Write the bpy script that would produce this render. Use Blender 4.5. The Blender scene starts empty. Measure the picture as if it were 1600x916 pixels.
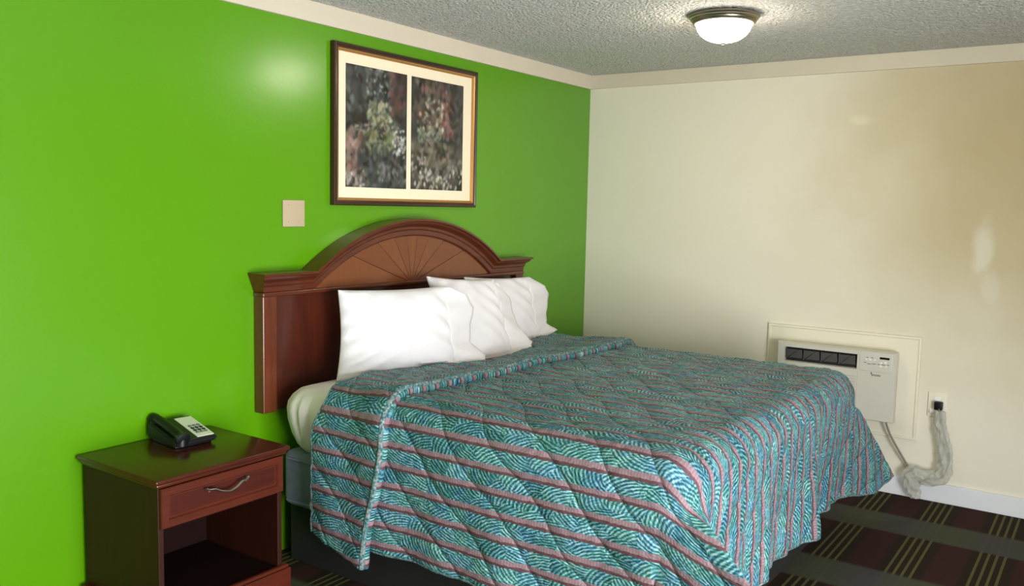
import bpy, bmesh, math, random
import numpy as np
from mathutils import Vector, Matrix

random.seed(4)
rng = np.random.default_rng(7)
SC = bpy.context.scene
COL = SC.collection
PI = math.pi

# ------------------------------------------------------------------ camera
# x runs along the green wall, y along the cream wall, z up; the room corner is the origin
cam_d = bpy.data.cameras.new('camera')
cam_d.sensor_width = 36.0
cam_d.lens = 1367.6 * 36.0 / 1600.0
cam_d.clip_start = 0.02
cam = bpy.data.objects.new('camera', cam_d)
COL.objects.link(cam)
fx_, vpx, vpy = 1367.6, (1760 - 800, -(342 - 458)), (-1170 - 800, -(278 - 458))
Xc = Vector((vpx[0], vpx[1], -fx_)).normalized()
Yc = Vector((vpy[0], vpy[1], -fx_)).normalized()
Zc = Xc.cross(Yc).normalized()
Yc = Zc.cross(Xc)
# rows of this matrix are the world axes in camera space = camera-to-world rotation
cam.matrix_world = Matrix.Translation((-5.1835, -3.0050, 1.5682)) @ Matrix((Xc, Yc, Zc)).to_4x4()
SC.camera = cam

# ------------------------------------------------------------------ light
SC.view_settings.view_transform = 'Standard'
SC.view_settings.look = 'None'
SC.view_settings.exposure = 0.0
SC.view_settings.gamma = 1.0
SC.view_settings.use_curve_mapping = False

world = bpy.data.worlds.new('world')
SC.world = world
world.use_nodes = True
world.node_tree.nodes['Background'].inputs['Color'].default_value = (0.75, 0.88, 1.0, 1)
world.node_tree.nodes['Background'].inputs['Strength'].default_value = 1.0


def area_light(name, loc, target, sx, sy, power, color):
    d = bpy.data.lights.new(name, 'AREA')
    d.shape = 'RECTANGLE'
    d.size, d.size_y = sx, sy
    d.energy = power
    d.color = color
    o = bpy.data.objects.new(name, d)
    o.location = loc
    o.rotation_euler = (Vector(target) - Vector(loc)).to_track_quat('-Z', 'Y').to_euler()
    COL.objects.link(o)
    return o


# daylight entering by the window in the wall behind the camera
area_light('daylight_window', (-4.10, -4.52, 0.78), (-3.8, 0, 0.78), 2.0, 1.4, 275, (0.96, 0.975, 1.0))
LAMP_STRENGTH = 50.0


# ------------------------------------------------------------------ materials
class NT:
    def __init__(self, name):
        self.m = bpy.data.materials.new(name)
        self.m.use_nodes = True
        self.t = self.m.node_tree
        self.b = self.t.nodes['Principled BSDF']

    def n(self, typ, **kw):
        nd = self.t.nodes.new(typ)
        for k, v in kw.items():
            if hasattr(nd, k) and k not in ('inputs',):
                setattr(nd, k, v)
        return nd

    def l(self, a, b):
        self.t.links.new(a, b)

    def inp(self, sock, v):
        if hasattr(v, 'is_output'):
            self.l(v, sock)
        else:
            sock.default_value = v

    def math(self, op, a, b=None, c=None, clamp=False):
        nd = self.n('ShaderNodeMath', operation=op)
        nd.use_clamp = clamp
        self.inp(nd.inputs[0], a)
        if b is not None:
            self.inp(nd.inputs[1], b)
        if c is not None:
            self.inp(nd.inputs[2], c)
        return nd.outputs[0]

    def mix(self, fac, a, b, mode='MIX'):
        nd = self.n('ShaderNodeMix', data_type='RGBA', blend_type=mode)
        self.inp(nd.inputs[0], fac)
        self.inp(nd.inputs[6], a if hasattr(a, 'is_output') else (*a, 1))
        self.inp(nd.inputs[7], b if hasattr(b, 'is_output') else (*b, 1))
        return nd.outputs[2]

    def ramp(self, fac, stops):
        nd = self.n('ShaderNodeValToRGB')
        e = nd.color_ramp.elements
        while len(e) < len(stops):
            e.new(0.5)
        for i, (p, c) in enumerate(stops):
            e[i].position = p
            e[i].color = (*c, 1) if len(c) == 3 else c
        self.l(fac, nd.inputs[0])
        return nd.outputs[0]

    def noise(self, vec, scale, detail=3, rough=0.5, dist=0.0, out=0):
        nd = self.n('ShaderNodeTexNoise')
        nd.inputs['Scale'].default_value = scale
        nd.inputs['Detail'].default_value = detail
        nd.inputs['Roughness'].default_value = rough
        nd.inputs['Distortion'].default_value = dist
        if vec is not None:
            self.l(vec, nd.inputs['Vector'])
        return nd.outputs[out]

    def objco(self):
        return self.n('ShaderNodeTexCoord').outputs['Object']

    def mapping(self, vec, scale=(1, 1, 1), rot=(0, 0, 0), loc=(0, 0, 0)):
        nd = self.n('ShaderNodeMapping')
        nd.inputs['Scale'].default_value = scale
        nd.inputs['Rotation'].default_value = rot
        nd.inputs['Location'].default_value = loc
        self.l(vec, nd.inputs['Vector'])
        return nd.outputs[0]

    def bump(self, h, strength=0.3, dist=0.01):
        nd = self.n('ShaderNodeBump')
        nd.inputs['Strength'].default_value = strength
        nd.inputs['Distance'].default_value = dist
        self.l(h, nd.inputs['Height'])
        self.l(nd.outputs[0], self.b.inputs['Normal'])

    def set(self, **kw):
        for k, v in kw.items():
            s = self.b.inputs[k.replace('_', ' ')]
            if isinstance(v, tuple) and len(v) == 3 and s.type == 'RGBA':
                v = (*v, 1)
            self.inp(s, v)
        return self


def srgb(r, g, b):
    f = lambda c: (c / 255 / 12.92) if c / 255 <= 0.04045 else ((c / 255 + 0.055) / 1.055) ** 2.4
    return (f(r), f(g), f(b))


def simple(name, color, rough=0.5, metal=0.0, vary=0.06, scale=20, bump=0.0, spec=0.5, coat=0.0):
    t = NT(name)
    co = t.objco()
    n = t.noise(co, scale, 4)
    c = t.mix(n, tuple(x * (1 - vary) for x in color), tuple(min(1, x * (1 + vary)) for x in color))
    t.set(Base_Color=c, Roughness=rough, Metallic=metal)
    t.b.inputs['Specular IOR Level'].default_value = spec
    t.b.inputs['Coat Weight'].default_value = coat
    t.b.inputs['Coat Roughness'].default_value = 0.12
    if bump:
        t.bump(t.noise(co, scale * 6, 3), bump, 0.002)
    return t.m


M = {}


def wood(name, dark, light, axis='x', rough=0.3, coat=0.3, scale=1.0):
    t = NT(name)
    co = t.objco()
    sc = {'x': (1.2, 14, 14), 'z': (14, 14, 1.2), 'y': (14, 1.2, 14)}[axis]
    g = t.noise(t.mapping(co, tuple(s * scale for s in sc)), 3.0, 6, 0.65, 0.6)
    g2 = t.noise(t.mapping(co, tuple(s * scale * 5 for s in sc)), 3.0, 3, 0.6)
    f = t.math('ADD', t.math('MULTIPLY', g, 0.75), t.math('MULTIPLY', g2, 0.25))
    c = t.ramp(f, [(0.3, tuple(q * 0.78 for q in dark)), (0.7, tuple(q * 0.78 for q in light))])
    t.set(Base_Color=c, Roughness=rough)
    t.b.inputs['Coat Weight'].default_value = coat
    t.b.inputs['Coat Roughness'].default_value = 0.15
    t.bump(g2, 0.05, 0.001)
    return t.m


# green painted wall
t = NT('green_paint')
co = t.objco()
n1 = t.noise(co, 1.3, 3)
c = t.mix(n1, srgb(83, 145, 2), srgb(89, 151, 4))
t.set(Base_Color=c, Roughness=0.25)
t.b.inputs['Specular IOR Level'].default_value = 0.5
t.b.inputs['Coat Weight'].default_value = 0.25
t.b.inputs['Coat Roughness'].default_value = 0.22
t.bump(t.math('ADD', t.noise(co, 55, 3), t.math('MULTIPLY', t.noise(co, 6, 2), 1.6)), 0.10, 0.004)
M['green'] = t.m

# cream painted wall with worn, repaired spots
t = NT('cream_paint')
co = t.objco()
n1 = t.noise(co, 0.9, 4, 0.55)
c = t.mix(n1, srgb(226, 219, 200), srgb(236, 230, 212))
sx = t.n('ShaderNodeSeparateXYZ')
t.l(co, sx.inputs[0])


def spot(t, co, cy, cz, ry, rz, edge=0.6, nscale=9, namp=0.9):
    s = t.n('ShaderNodeSeparateXYZ')
    t.l(co, s.inputs[0])
    a = t.math('POWER', t.math('DIVIDE', t.math('SUBTRACT', s.outputs[1], cy), ry), 2)
    b = t.math('POWER', t.math('DIVIDE', t.math('SUBTRACT', s.outputs[2], cz), rz), 2)
    d = t.math('ADD', t.math('SQRT', t.math('ADD', a, b)),
               t.math('MULTIPLY', t.math('SUBTRACT', t.noise(co, nscale, 5), 0.5), namp * 2))
    mr = t.n('ShaderNodeMapRange', interpolation_type='SMOOTHSTEP')
    t.l(d, mr.inputs[0])
    mr.inputs[1].default_value = 1 - edge / 2
    mr.inputs[2].default_value = 1 + edge / 2
    mr.inputs[3].default_value = 1
    mr.inputs[4].default_value = 0
    return mr.outputs[0]


# broad soft-edged tan tone high on the wall
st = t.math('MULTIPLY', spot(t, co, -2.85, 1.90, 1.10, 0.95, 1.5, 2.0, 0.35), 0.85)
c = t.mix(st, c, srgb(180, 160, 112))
p1 = t.math('MULTIPLY', spot(t, co, -2.40, 1.40, 0.045, 0.15, 1.1), 0.4)
c = t.mix(p1, c, srgb(238, 236, 224))
p2 = t.math('MULTIPLY', spot(t, co, -1.75, 2.08, 0.05, 0.025, 1.1), 0.3)
c = t.mix(p2, c, srgb(243, 236, 208))
p3 = t.math('MULTIPLY', spot(t, co, -2.45, 1.20, 0.04, 0.08, 1.1), 0.2)
c = t.mix(p3, c, srgb(236, 234, 222))
t.set(Base_Color=c, Roughness=0.55)
t.b.inputs['Specular IOR Level'].default_value = 0.35
t.bump(t.math('ADD', t.noise(co, 40, 3), t.noise(co, 5, 3)), 0.15, 0.004)
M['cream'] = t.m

M['trim_cream'] = simple('cream_trim_paint', srgb(212, 202, 182), 0.5, vary=0.04, scale=6, bump=0.05)
M['panel_cream'] = simple('cream_panel_paint', srgb(232, 226, 204), 0.5, vary=0.03, scale=6, bump=0.05)
M['white_trim'] = simple('white_baseboard_paint', srgb(226, 228, 232), 0.4, vary=0.03, scale=6)

# popcorn ceiling
t = NT('popcorn_ceiling')
co = t.objco()
nv = t.n('ShaderNodeTexVoronoi')
nv.inputs['Scale'].default_value = 75
t.l(co, nv.inputs['Vector'])
h = t.math('ADD', t.math('MULTIPLY', nv.outputs['Distance'], -0.8), t.noise(co, 48, 5, 0.6))
c = t.ramp(t.noise(co, 60, 4, 0.6), [(0.3, srgb(200, 199, 194)), (0.7, srgb(230, 229, 224))])
t.set(Base_Color=c, Roughness=0.9)
t.bump(h, 1.0, 0.022)
M['ceiling'] = t.m

# carpet
t = NT('banded_carpet')
co = t.objco()
jit = t.noise(co, 140, 2)
s = t.n('ShaderNodeSeparateXYZ')
t.l(co, s.inputs[0])
jx = t.math('MULTIPLY', t.math('SUBTRACT', jit, 0.5), 0.05)
X = t.math('ADD', s.outputs[0], jx)
Y = s.outputs[1]
# dark row between two bands: period 0.81 m, band 0.29 m wide centred on x=-0.52
bx = t.math('FRACT', t.math('DIVIDE', t.math('ADD', X, 100 * 0.81 + 0.52 + 0.145), 0.81))
mr = t.n('ShaderNodeMapRange', interpolation_type='SMOOTHSTEP')
t.l(t.math('ABSOLUTE', t.math('SUBTRACT', bx, 0.179)), mr.inputs[0])
mr.inputs[1].default_value = 0.150
mr.inputs[2].default_value = 0.200
mr.inputs[3].default_value = 1
mr.inputs[4].default_value = 0
band = mr.outputs[0]
ph = t.math('FRACT', t.math('DIVIDE', t.math('ADD', Y, 31.5 + 1.90 + 0.02), 0.315))
ph2 = t.math('SUBTRACT', 1.0, ph)                      # grows towards -y
# maroon square in the free part of each repeat
mq = t.n('ShaderNodeMapRange', interpolation_type='SMOOTHSTEP')
t.l(t.math('ABSOLUTE', t.math('SUBTRACT', ph2, 0.72)), mq.inputs[0])
mq.inputs[1].default_value = 0.17
mq.inputs[2].default_value = 0.24
mq.inputs[3].default_value = 1
mq.inputs[4].default_value = 0
base = t.mix(mq.outputs[0], srgb(46, 36, 27), srgb(66, 38, 34))
# four yellow-green lines per repeat
ln = t.math('FRACT', t.math('MULTIPLY', ph2, 9.5))
lmask = t.math('MULTIPLY', t.math('LESS_THAN', t.math('ABSOLUTE', t.math('SUBTRACT', ln, 0.5)), 0.17),
               t.math('LESS_THAN', ph2, 0.43))
lj = t.noise(co, 300, 2)
lmask = t.math('MULTIPLY', lmask, t.math('ADD', 0.55, t.math('MULTIPLY', lj, 0.7)), clamp=True)
base = t.mix(lmask, base, srgb(112, 107, 62))
gp = t.math('ADD', t.math('MULTIPLY', t.math('SINE', t.math('MULTIPLY', Y, 2 * PI / 0.42)), 0.5), 0.5)
bcol = t.mix(gp, srgb(86, 84, 82), srgb(86, 90, 68))
c = t.mix(t.math('MULTIPLY', band, t.math('ADD', 0.75, t.math('MULTIPLY', jit, 0.4)), clamp=True), base, bcol)
c = t.mix(t.math('MULTIPLY', t.noise(co, 420, 2), 0.6), c, (0.012, 0.010, 0.008))
t.set(Base_Color=c, Roughness=0.95)
t.b.inputs['Specular IOR Level'].default_value = 0.1
t.bump(t.noise(co, 420, 2), 0.5, 0.004)
M['carpet'] = t.m

M['cherry'] = wood('cherry_wood', srgb(74, 30, 16), srgb(112, 52, 28), 'x')
M['cherry_v'] = wood('cherry_wood_upright', srgb(82, 34, 18), srgb(120, 58, 32), 'z')
M['cherry_panel'] = wood('cherry_wood_panel', srgb(66, 24, 14), srgb(92, 38, 22), 'z')
M['ray_a'] = wood('sunburst_veneer_light', srgb(116, 62, 30), srgb(136, 76, 38), 'z')
M['ray_b'] = wood('sunburst_veneer_dark', srgb(112, 58, 28), srgb(132, 72, 36), 'x')
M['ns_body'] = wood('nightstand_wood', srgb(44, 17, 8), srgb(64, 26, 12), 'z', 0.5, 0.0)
M['ns_top'] = wood('nightstand_top_wood', srgb(62, 26, 14), srgb(88, 38, 20), 'x', 0.22, 0.0)
M['ns_top'].node_tree.nodes['Principled BSDF'].inputs['Specular IOR Level'].default_value = 0.35
M['ns_drawer'] = wood('nightstand_drawer_wood', srgb(72, 24, 11), srgb(100, 40, 20), 'x', 0.45, 0.0)
M['ns_field'] = wood('nightstand_drawer_field_wood', srgb(60, 18, 9), srgb(82, 28, 15), 'x', 0.5, 0.0)
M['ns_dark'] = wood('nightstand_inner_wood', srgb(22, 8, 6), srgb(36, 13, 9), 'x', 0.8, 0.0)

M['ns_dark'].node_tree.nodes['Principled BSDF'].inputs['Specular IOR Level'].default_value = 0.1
M['ns_field'].node_tree.nodes['Principled BSDF'].inputs['Specular IOR Level'].default_value = 0.2
M['ns_drawer'].node_tree.nodes['Principled BSDF'].inputs['Specular IOR Level'].default_value = 0.25
M['ns_body'].node_tree.nodes['Principled BSDF'].inputs['Specular IOR Level'].default_value = 0.25
M['metal'] = simple('brushed_nickel', srgb(150, 142, 126), 0.32, 1.0, vary=0.05, scale=60)
M['chrome'] = simple('silver_handle_metal', srgb(215, 212, 205), 0.22, 1.0, vary=0.03)
M['ac'] = simple('beige_plastic', srgb(204, 200, 188), 0.42, vary=0.02)
M['ac_side'] = simple('beige_sheet_metal', srgb(186, 180, 166), 0.45, vary=0.02)
M['black'] = simple('black_plastic', srgb(12, 12, 13), 0.42, vary=0.1, spec=0.3)
M['black_matte'] = simple('black_recess', srgb(14, 13, 13), 0.7, vary=0.1)
M['fin'] = simple('dark_louver_plastic', srgb(84, 82, 80), 0.4, vary=0.1)
M['white_plastic'] = simple('white_plastic', srgb(232, 230, 222), 0.4, vary=0.02)
M['paper'] = simple('pale_faceplate', srgb(214, 220, 196), 0.45, vary=0.04)
M['grey_print'] = simple('grey_key_print', srgb(92, 92, 90), 0.5, vary=0.05)
M['beige_plate'] = simple('beige_plate_plastic', srgb(184, 166, 138), 0.4, vary=0.03)
M['cord'] = simple('grey_cord_rubber', srgb(126, 116, 100), 0.5, vary=0.05)
M['boxspring'] = simple('slate_ticking_cloth', srgb(120, 124, 150), 0.9, vary=0.25, scale=30, bump=0.3)
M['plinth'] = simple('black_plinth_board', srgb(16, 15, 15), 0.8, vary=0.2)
M['frame_dark'] = wood('dark_frame_wood', srgb(40, 20, 10), srgb(72, 38, 18), 'x', 0.35, 0.3)
M['gold'] = simple('gilt_frame_lip', srgb(186, 138, 78), 0.35, 0.6, vary=0.12, scale=50)
M['mat'] = simple('cream_mat_board', srgb(240, 228, 198), 0.85, vary=0.02)


def cloth_white(name, col, wr=1.0):
    t = NT(name)
    co = t.objco()
    w = t.noise(t.mapping(co, (1, 1, 1)), 7, 4, 0.55, 0.8)
    t.set(Base_Color=t.mix(w, tuple(x * 0.97 for x in col), col), Roughness=0.85)
    t.b.inputs['Sheen Weight'].default_value = 0.15
    t.bump(t.math('ADD', w, t.math('MULTIPLY', t.noise(co, 500, 2), 0.02)), 0.35 * wr, 0.02)
    return t.m


M['pillow'] = cloth_white('white_pillowcase_cotton', srgb(236, 233, 237), 1.0)
M['sheet'] = cloth_white('white_sheet_cotton', srgb(240, 232, 226), 0.9)

# milk-glass bowl that glows
t = NT('lit_milk_glass')
t.set(Base_Color=(0.9, 0.88, 0.82), Roughness=0.3)
t.b.inputs['Emission Color'].default_value = (1.0, 0.88, 0.70, 1)
t.b.inputs['Emission Strength'].default_value = LAMP_STRENGTH
M['glow'] = t.m

# clear crumpled plastic sleeve
t = NT('translucent_plastic_film')
co = t.objco()
t.set(Base_Color=srgb(205, 205, 192), Roughness=0.28)
t.b.inputs['Alpha'].default_value = 0.5
t.b.inputs['Specular IOR Level'].default_value = 0.6
t.bump(t.noise(co, 45, 4, 0.6, 1.0), 0.7, 0.01)
M['film'] = t.m

# bedspread: mauve stripes with fern-leaf bands between
def bedspread_material(name):
    t = NT(name)
    uv = t.n('ShaderNodeUVMap', uv_map='cloth').outputs[0]
    s = t.n('ShaderNodeSeparateXYZ')
    t.l(uv, s.inputs[0])
    u, v = s.outputs[0], s.outputs[1]
    wob = t.math('MULTIPLY', t.math('SUBTRACT', t.noise(uv, 55, 3), 0.5), 0.010)
    uu = t.math('ADD', u, wob)
    P = 0.080
    fr = t.math('FRACT', t.math('DIVIDE', t.math('ADD', uu, 8.012), P))

    def leaves(off, scale, freq):
        mp = t.mapping(uv, (scale, scale * 0.62, 1), (0, 0, 0), (off, off * 0.7, 0))
        vo = t.n('ShaderNodeTexVoronoi', voronoi_dimensions='2D')
        vo.inputs['Scale'].default_value = 1.0
        vo.inputs['Randomness'].default_value = 0.85
        t.l(mp, vo.inputs['Vector'])
        sub = t.n('ShaderNodeVectorMath', operation='SUBTRACT')
        t.l(mp, sub.inputs[0])
        t.l(vo.outputs['Position'], sub.inputs[1])
        cr = t.n('ShaderNodeSeparateColor')
        t.l(vo.outputs['Color'], cr.inputs[0])
        sgn = t.math('SUBTRACT', t.math('MULTIPLY', t.math('GREATER_THAN', cr.outputs[0], 0.45), 2.0), 1.0)
        ang = t.math('ADD', t.math('MULTIPLY', sgn, 0.85), t.math('MULTIPLY', t.math('SUBTRACT', cr.outputs[1], 0.5), 1.1))
        vr = t.n('ShaderNodeVectorRotate', rotation_type='Z_AXIS')
        t.l(sub.outputs[0], vr.inputs['Vector'])
        t.l(ang, vr.inputs['Angle'])
        q = t.n('ShaderNodeSeparateXYZ')
        t.l(vr.outputs[0], q.inputs[0])
        arc = t.math('MULTIPLY', t.math('POWER', t.math('ABSOLUTE', q.outputs[0]), 2.0), 0.38)
        f = t.math('ADD', q.outputs[1], arc)
        ns = t.math('MULTIPLY', t.noise(uv, 45, 3), 5.0)
        st = t.math('SINE', t.math('ADD', t.math('MULTIPLY', f, freq), t.math('ADD', ns, t.math('MULTIPLY', cr.outputs[2], 6))))
        return st, cr.outputs[2], vo.outputs['Distance']

    st, r1, dist = leaves(0.0, 15.0, 42.0)
    st2, r2, dist2 = leaves(3.3, 24.0, 30.0)
    k = t.math('ADD', t.math('MULTIPLY', st, 0.29), t.math('MULTIPLY', st2, 0.11))
    k = t.math('ADD', k, t.math('MULTIPLY', t.math('SUBTRACT', t.noise(uv, 62, 4, 0.65), 0.5), 1.25))
    k = t.math('ADD', k, t.math('MULTIPLY', t.math('SUBTRACT', r1, 0.5), 0.22))
    k = t.math('ADD', k, 0.47)
    low = t.noise(uv, 11, 3)
    green = t.ramp(k, [(0.05, srgb(22, 68, 72)), (0.36, srgb(54, 120, 118)), (0.66, srgb(104, 174, 170)), (0.95, srgb(186, 228, 218))])
    blue = t.ramp(k, [(0.05, srgb(24, 64, 88)), (0.36, srgb(54, 114, 138)), (0.66, srgb(100, 170, 188)), (0.95, srgb(182, 222, 228))])
    mr = t.n('ShaderNodeMapRange')
    t.l(low, mr.inputs[0])
    mr.inputs[1].default_value = 0.42
    mr.inputs[2].default_value = 0.62
    leaf = t.mix(mr.outputs[0], green, blue)
    # mauve stripe, a darker maroon line on each margin
    rib = t.math('ADD', t.math('MULTIPLY', t.math('SINE', t.math('MULTIPLY', v, 2 * PI / 0.011)), 0.5), 0.5)
    pink = t.mix(t.math('MULTIPLY', rib, t.noise(uv, 45, 2)), srgb(158, 128, 136), srgb(194, 172, 176))
    pink = t.mix(t.math('MULTIPLY', t.noise(uv, 110, 3), 0.45), pink, srgb(116, 84, 92))
    maroon = t.mix(t.noise(uv, 120, 2), srgb(78, 50, 54), srgb(128, 88, 92))
    outer = t.math('LESS_THAN', t.math('ABSOLUTE', t.math('SUBTRACT', fr, 0.20)), 0.170)
    upper = t.math('GREATER_THAN', fr, 0.155)
    c = t.mix(outer, leaf, t.mix(upper, maroon, pink))
    # quilting seams: sunk stitch lines running down and towards the foot
    sm_ = t.math('SUBTRACT', u, v)
    sp_ = t.math('ADD', u, v)
    sc_ = t.math('ADD', t.math('MULTIPLY', sm_, 0.70711), t.math('MULTIPLY', t.math('SINE', t.math('MULTIPLY', sp_, 9.0)), 0.014))
    sf = t.math('FRACT', t.math('ADD', t.math('DIVIDE', sc_, 0.155), 20.0))
    sd = t.math('MULTIPLY', t.math('SUBTRACT', 0.5, t.math('ABSOLUTE', t.math('SUBTRACT', sf, 0.5))), 0.155)
    pit = t.math('SMOOTH_MIN', t.math('DIVIDE', sd, 0.012), 1.0, 0.3)
    thread = t.math('LESS_THAN', sd, 0.0016)
    c = t.mix(t.math('MULTIPLY', thread, 0.7), c, srgb(30, 56, 66))
    c = t.mix(1.0, c, (0.77, 0.76, 0.78), 'MULTIPLY')          # depth of dye
    t.set(Base_Color=c, Roughness=0.62)
    t.b.inputs['Specular IOR Level'].default_value = 0.35
    t.bump(t.math('ADD', t.math('MULTIPLY', pit, 3.0), t.math('ADD', t.noise(uv, 420, 2), t.math('MULTIPLY', k, 0.6))), 0.5, 0.003)
    return t.m


M['quilt'] = bedspread_material('fern_stripe_cloth')
t = NT('twisted_binding_cord')
uvc = t.objco()
tw = t.noise(uvc, 95, 3)
t.set(Base_Color=t.ramp(tw, [(0.35, srgb(40, 80, 84)), (0.52, srgb(84, 126, 124)), (0.68, srgb(168, 150, 152))]), Roughness=0.7)
t.bump(tw, 0.4, 0.004)
M['piping'] = t.m

# printed garden scene: colours come from a painted colour attribute on the print
t = NT('garden_print_paper')
at = t.n('ShaderNodeAttribute', attribute_name='print')
t.set(Base_Color=at.outputs['Color'], Roughness=0.25)
M['print'] = t.m
M['glass_outside'] = simple('grey_asphalt', (0.2, 0.2, 0.2), 0.9)


# ------------------------------------------------------------------ mesh helpers
def obj(name, bm, mats, parent=None, smooth=False, loc=None):
    me = bpy.data.meshes.new(name)
    bmesh.ops.recalc_face_normals(bm, faces=bm.faces[:])
    bm.to_mesh(me)
    bm.free()
    for m in (mats if isinstance(mats, (list, tuple)) else [mats]):
        me.materials.append(m)
    if smooth:
        me.polygons.foreach_set('use_smooth', [True] * len(me.polygons))
        try:
            me.set_sharp_from_angle(angle=math.radians(38 if smooth is True else smooth))
        except Exception:
            pass
    o = bpy.data.objects.new(name, me)
    COL.objects.link(o)
    if parent is not None:
        o.parent = parent
        # children are built in world coordinates: keep them there under an offset parent
        off = Vector((0, 0, 0))
        p = parent
        while p is not None:
            off += p.location
            p = p.parent
        for v in me.vertices:
            v.co -= off
    elif loc is not None:
        o.location = loc
        for v in me.vertices:
            v.co -= Vector(loc)
    return o


def thing(name, label, cat, loc=(0, 0, 0), group=None):
    o = bpy.data.objects.new(name, None)
    o.empty_display_size = 0.1
    COL.objects.link(o)
    o.location = loc
    tag(o, label, cat, group)
    return o


def tag(o, label, cat, group=None):
    o['label'] = label
    o['category'] = cat
    if group:
        o['group'] = group
    return o


def struct(name, bm, mat, parent=None):
    o = obj(name, bm, mat, parent)
    o['kind'] = 'structure'
    return o


def box(bm, x0, x1, y0, y1, z0, z1, bev=0.0, seg=2, mi=0):
    r = bmesh.ops.create_cube(bm, size=1.0)
    vs = r['verts']
    for v in vs:
        v.co = Vector(((x0 + x1) / 2 + v.co.x * (x1 - x0), (y0 + y1) / 2 + v.co.y * (y1 - y0), (z0 + z1) / 2 + v.co.z * (z1 - z0)))
    fs = list({f for v in vs for f in v.link_faces})
    for f in fs:
        f.material_index = mi
    if bev > 0:
        es = list({e for v in vs for e in v.link_edges})
        r2 = bmesh.ops.bevel(bm, geom=es, offset=bev, segments=seg, profile=0.5, affect='EDGES', clamp_overlap=True)
        for f in r2['faces']:
            f.material_index = mi
    return bm


def nbox(*a, **k):
    return box(bmesh.new(), *a, **k)


def tube(bm, pts, rad, seg=10, closed=False, caps=True, squash=None):
    pts = [Vector(p) for p in pts]
    n = len(pts)
    rings = []
    up = None
    for i, p in enumerate(pts):
        if closed:
            d = (pts[(i + 1) % n] - pts[i - 1]).normalized()
        else:
            d = (pts[min(i + 1, n - 1)] - pts[max(i - 1, 0)]).normalized()
        if up is None:
            up = Vector((0, 0, 1)) if abs(d.z) < 0.9 else Vector((1, 0, 0))
        a = d.cross(up)
        if a.length < 1e-6:
            a = d.orthogonal()
        a.normalize()
        b = a.cross(d).normalized()
        up = b
        r = rad[i] if isinstance(rad, (list, tuple)) else rad
        ring = []
        for k in range(seg):
            th = 2 * PI * k / seg
            ring.append(bm.verts.new(p + a * (math.cos(th) * r) + b * (math.sin(th) * r)))
        rings.append(ring)
    m = n if closed else n - 1
    for i in range(m):
        A, B = rings[i], rings[(i + 1) % n]
        for k in range(seg):
            bm.faces.new((A[k], A[(k + 1) % seg], B[(k + 1) % seg], B[k]))
    if caps and not closed:
        bm.faces.new(rings[0])
        bm.faces.new(rings[-1][::-1])
    return bm


def lathe(bm, prof, cx, cy, seg=48):
    """prof: (radius, z) list"""
    rings = []
    for r, z in prof:
        if r < 1e-5:
            rings.append([bm.verts.new((cx, cy, z))])
        else:
            rings.append([bm.verts.new((cx + r * math.cos(2 * PI * k / seg), cy + r * math.sin(2 * PI * k / seg), z)) for k in range(seg)])
    for A, B in zip(rings, rings[1:]):
        for k in range(seg):
            k2 = (k + 1) % seg
            if len(A) == 1 and len(B) == 1:
                continue
            if len(A) == 1:
                bm.faces.new((A[0], B[k2], B[k]))
            elif len(B) == 1:
                bm.faces.new((A[k], A[k2], B[0]))
            else:
                bm.faces.new((A[k], A[k2], B[k2], B[k]))
    return bm


def smoothpath(pts, n=8):
    pts = [Vector(p) for p in pts]
    out = []
    P = [pts[0]] + pts + [pts[-1]]
    for i in range(1, len(P) - 2):
        p0, p1, p2, p3 = P[i - 1], P[i], P[i + 1], P[i + 2]
        for j in range(n):
            s = j / n
            out.append(0.5 * ((2 * p1) + (-p0 + p2) * s + (2 * p0 - 5 * p1 + 4 * p2 - p3) * s * s + (-p0 + 3 * p1 - 3 * p2 + p3) * s ** 3))
    out.append(pts[-1])
    return out


def smoothstep(a, b, x):
    s = min(1, max(0, (x - a) / (b - a)))
    return s * s * (3 - 2 * s)


# ------------------------------------------------------------------ room shell
RX, RY, RH = -6.3, -4.4, 2.44
struct('floor', nbox(RX, 0, RY, 0, -0.1, 0.0), M['carpet'])
struct('ceiling', nbox(RX, 0, RY, 0, RH, RH + 0.1), M['ceiling'])
struct('wall_left', nbox(RX - 0.12, 0.12, 0, 0.12, -0.1, RH + 0.1), M['green'])
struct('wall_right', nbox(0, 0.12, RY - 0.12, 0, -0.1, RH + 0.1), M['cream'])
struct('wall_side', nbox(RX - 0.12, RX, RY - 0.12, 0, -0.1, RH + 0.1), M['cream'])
bm = bmesh.new()
wx0, wx1, wz0, wz1 = -5.15, -3.05, 0.04, 1.54
box(bm, RX, wx0, RY - 0.12, RY, -0.1, RH + 0.1)
box(bm, wx1, 0, RY - 0.12, RY, -0.1, RH + 0.1)
box(bm, wx0, wx1, RY - 0.12, RY, -0.1, wz0)
box(bm, wx0, wx1, RY - 0.12, RY, wz1, RH + 0.1)
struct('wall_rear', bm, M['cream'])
bm = bmesh.new()
for a in ((wx0, wx1, RY - 0.09, RY - 0.03, wz0, wz0 + 0.05), (wx0, wx1, RY - 0.09, RY - 0.03, wz1 - 0.05, wz1),
          (wx0, wx0 + 0.05, RY - 0.09, RY - 0.03, wz0, wz1), (wx1 - 0.05, wx1, RY - 0.09, RY - 0.03, wz0, wz1),
          ((wx0 + wx1) / 2 - 0.025, (wx0 + wx1) / 2 + 0.025, RY - 0.09, RY - 0.03, wz0, wz1)):
    box(bm, *a)
struct('window_1', bm, M['white_trim'])
# fascia boards under the ceiling
struct('trim_1', nbox(RX, 0, -0.018, 0, 2.350, RH, 0.002), M['trim_cream'])
struct('trim_2', nbox(-0.018, 0, RY, -0.018, 2.352, RH, 0.002), M['trim_cream'])
bm = nbox(-0.016, 0, RY, 0, 0, 0.105, 0.004)
struct('baseboard_right', bm, M['white_trim'])
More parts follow.
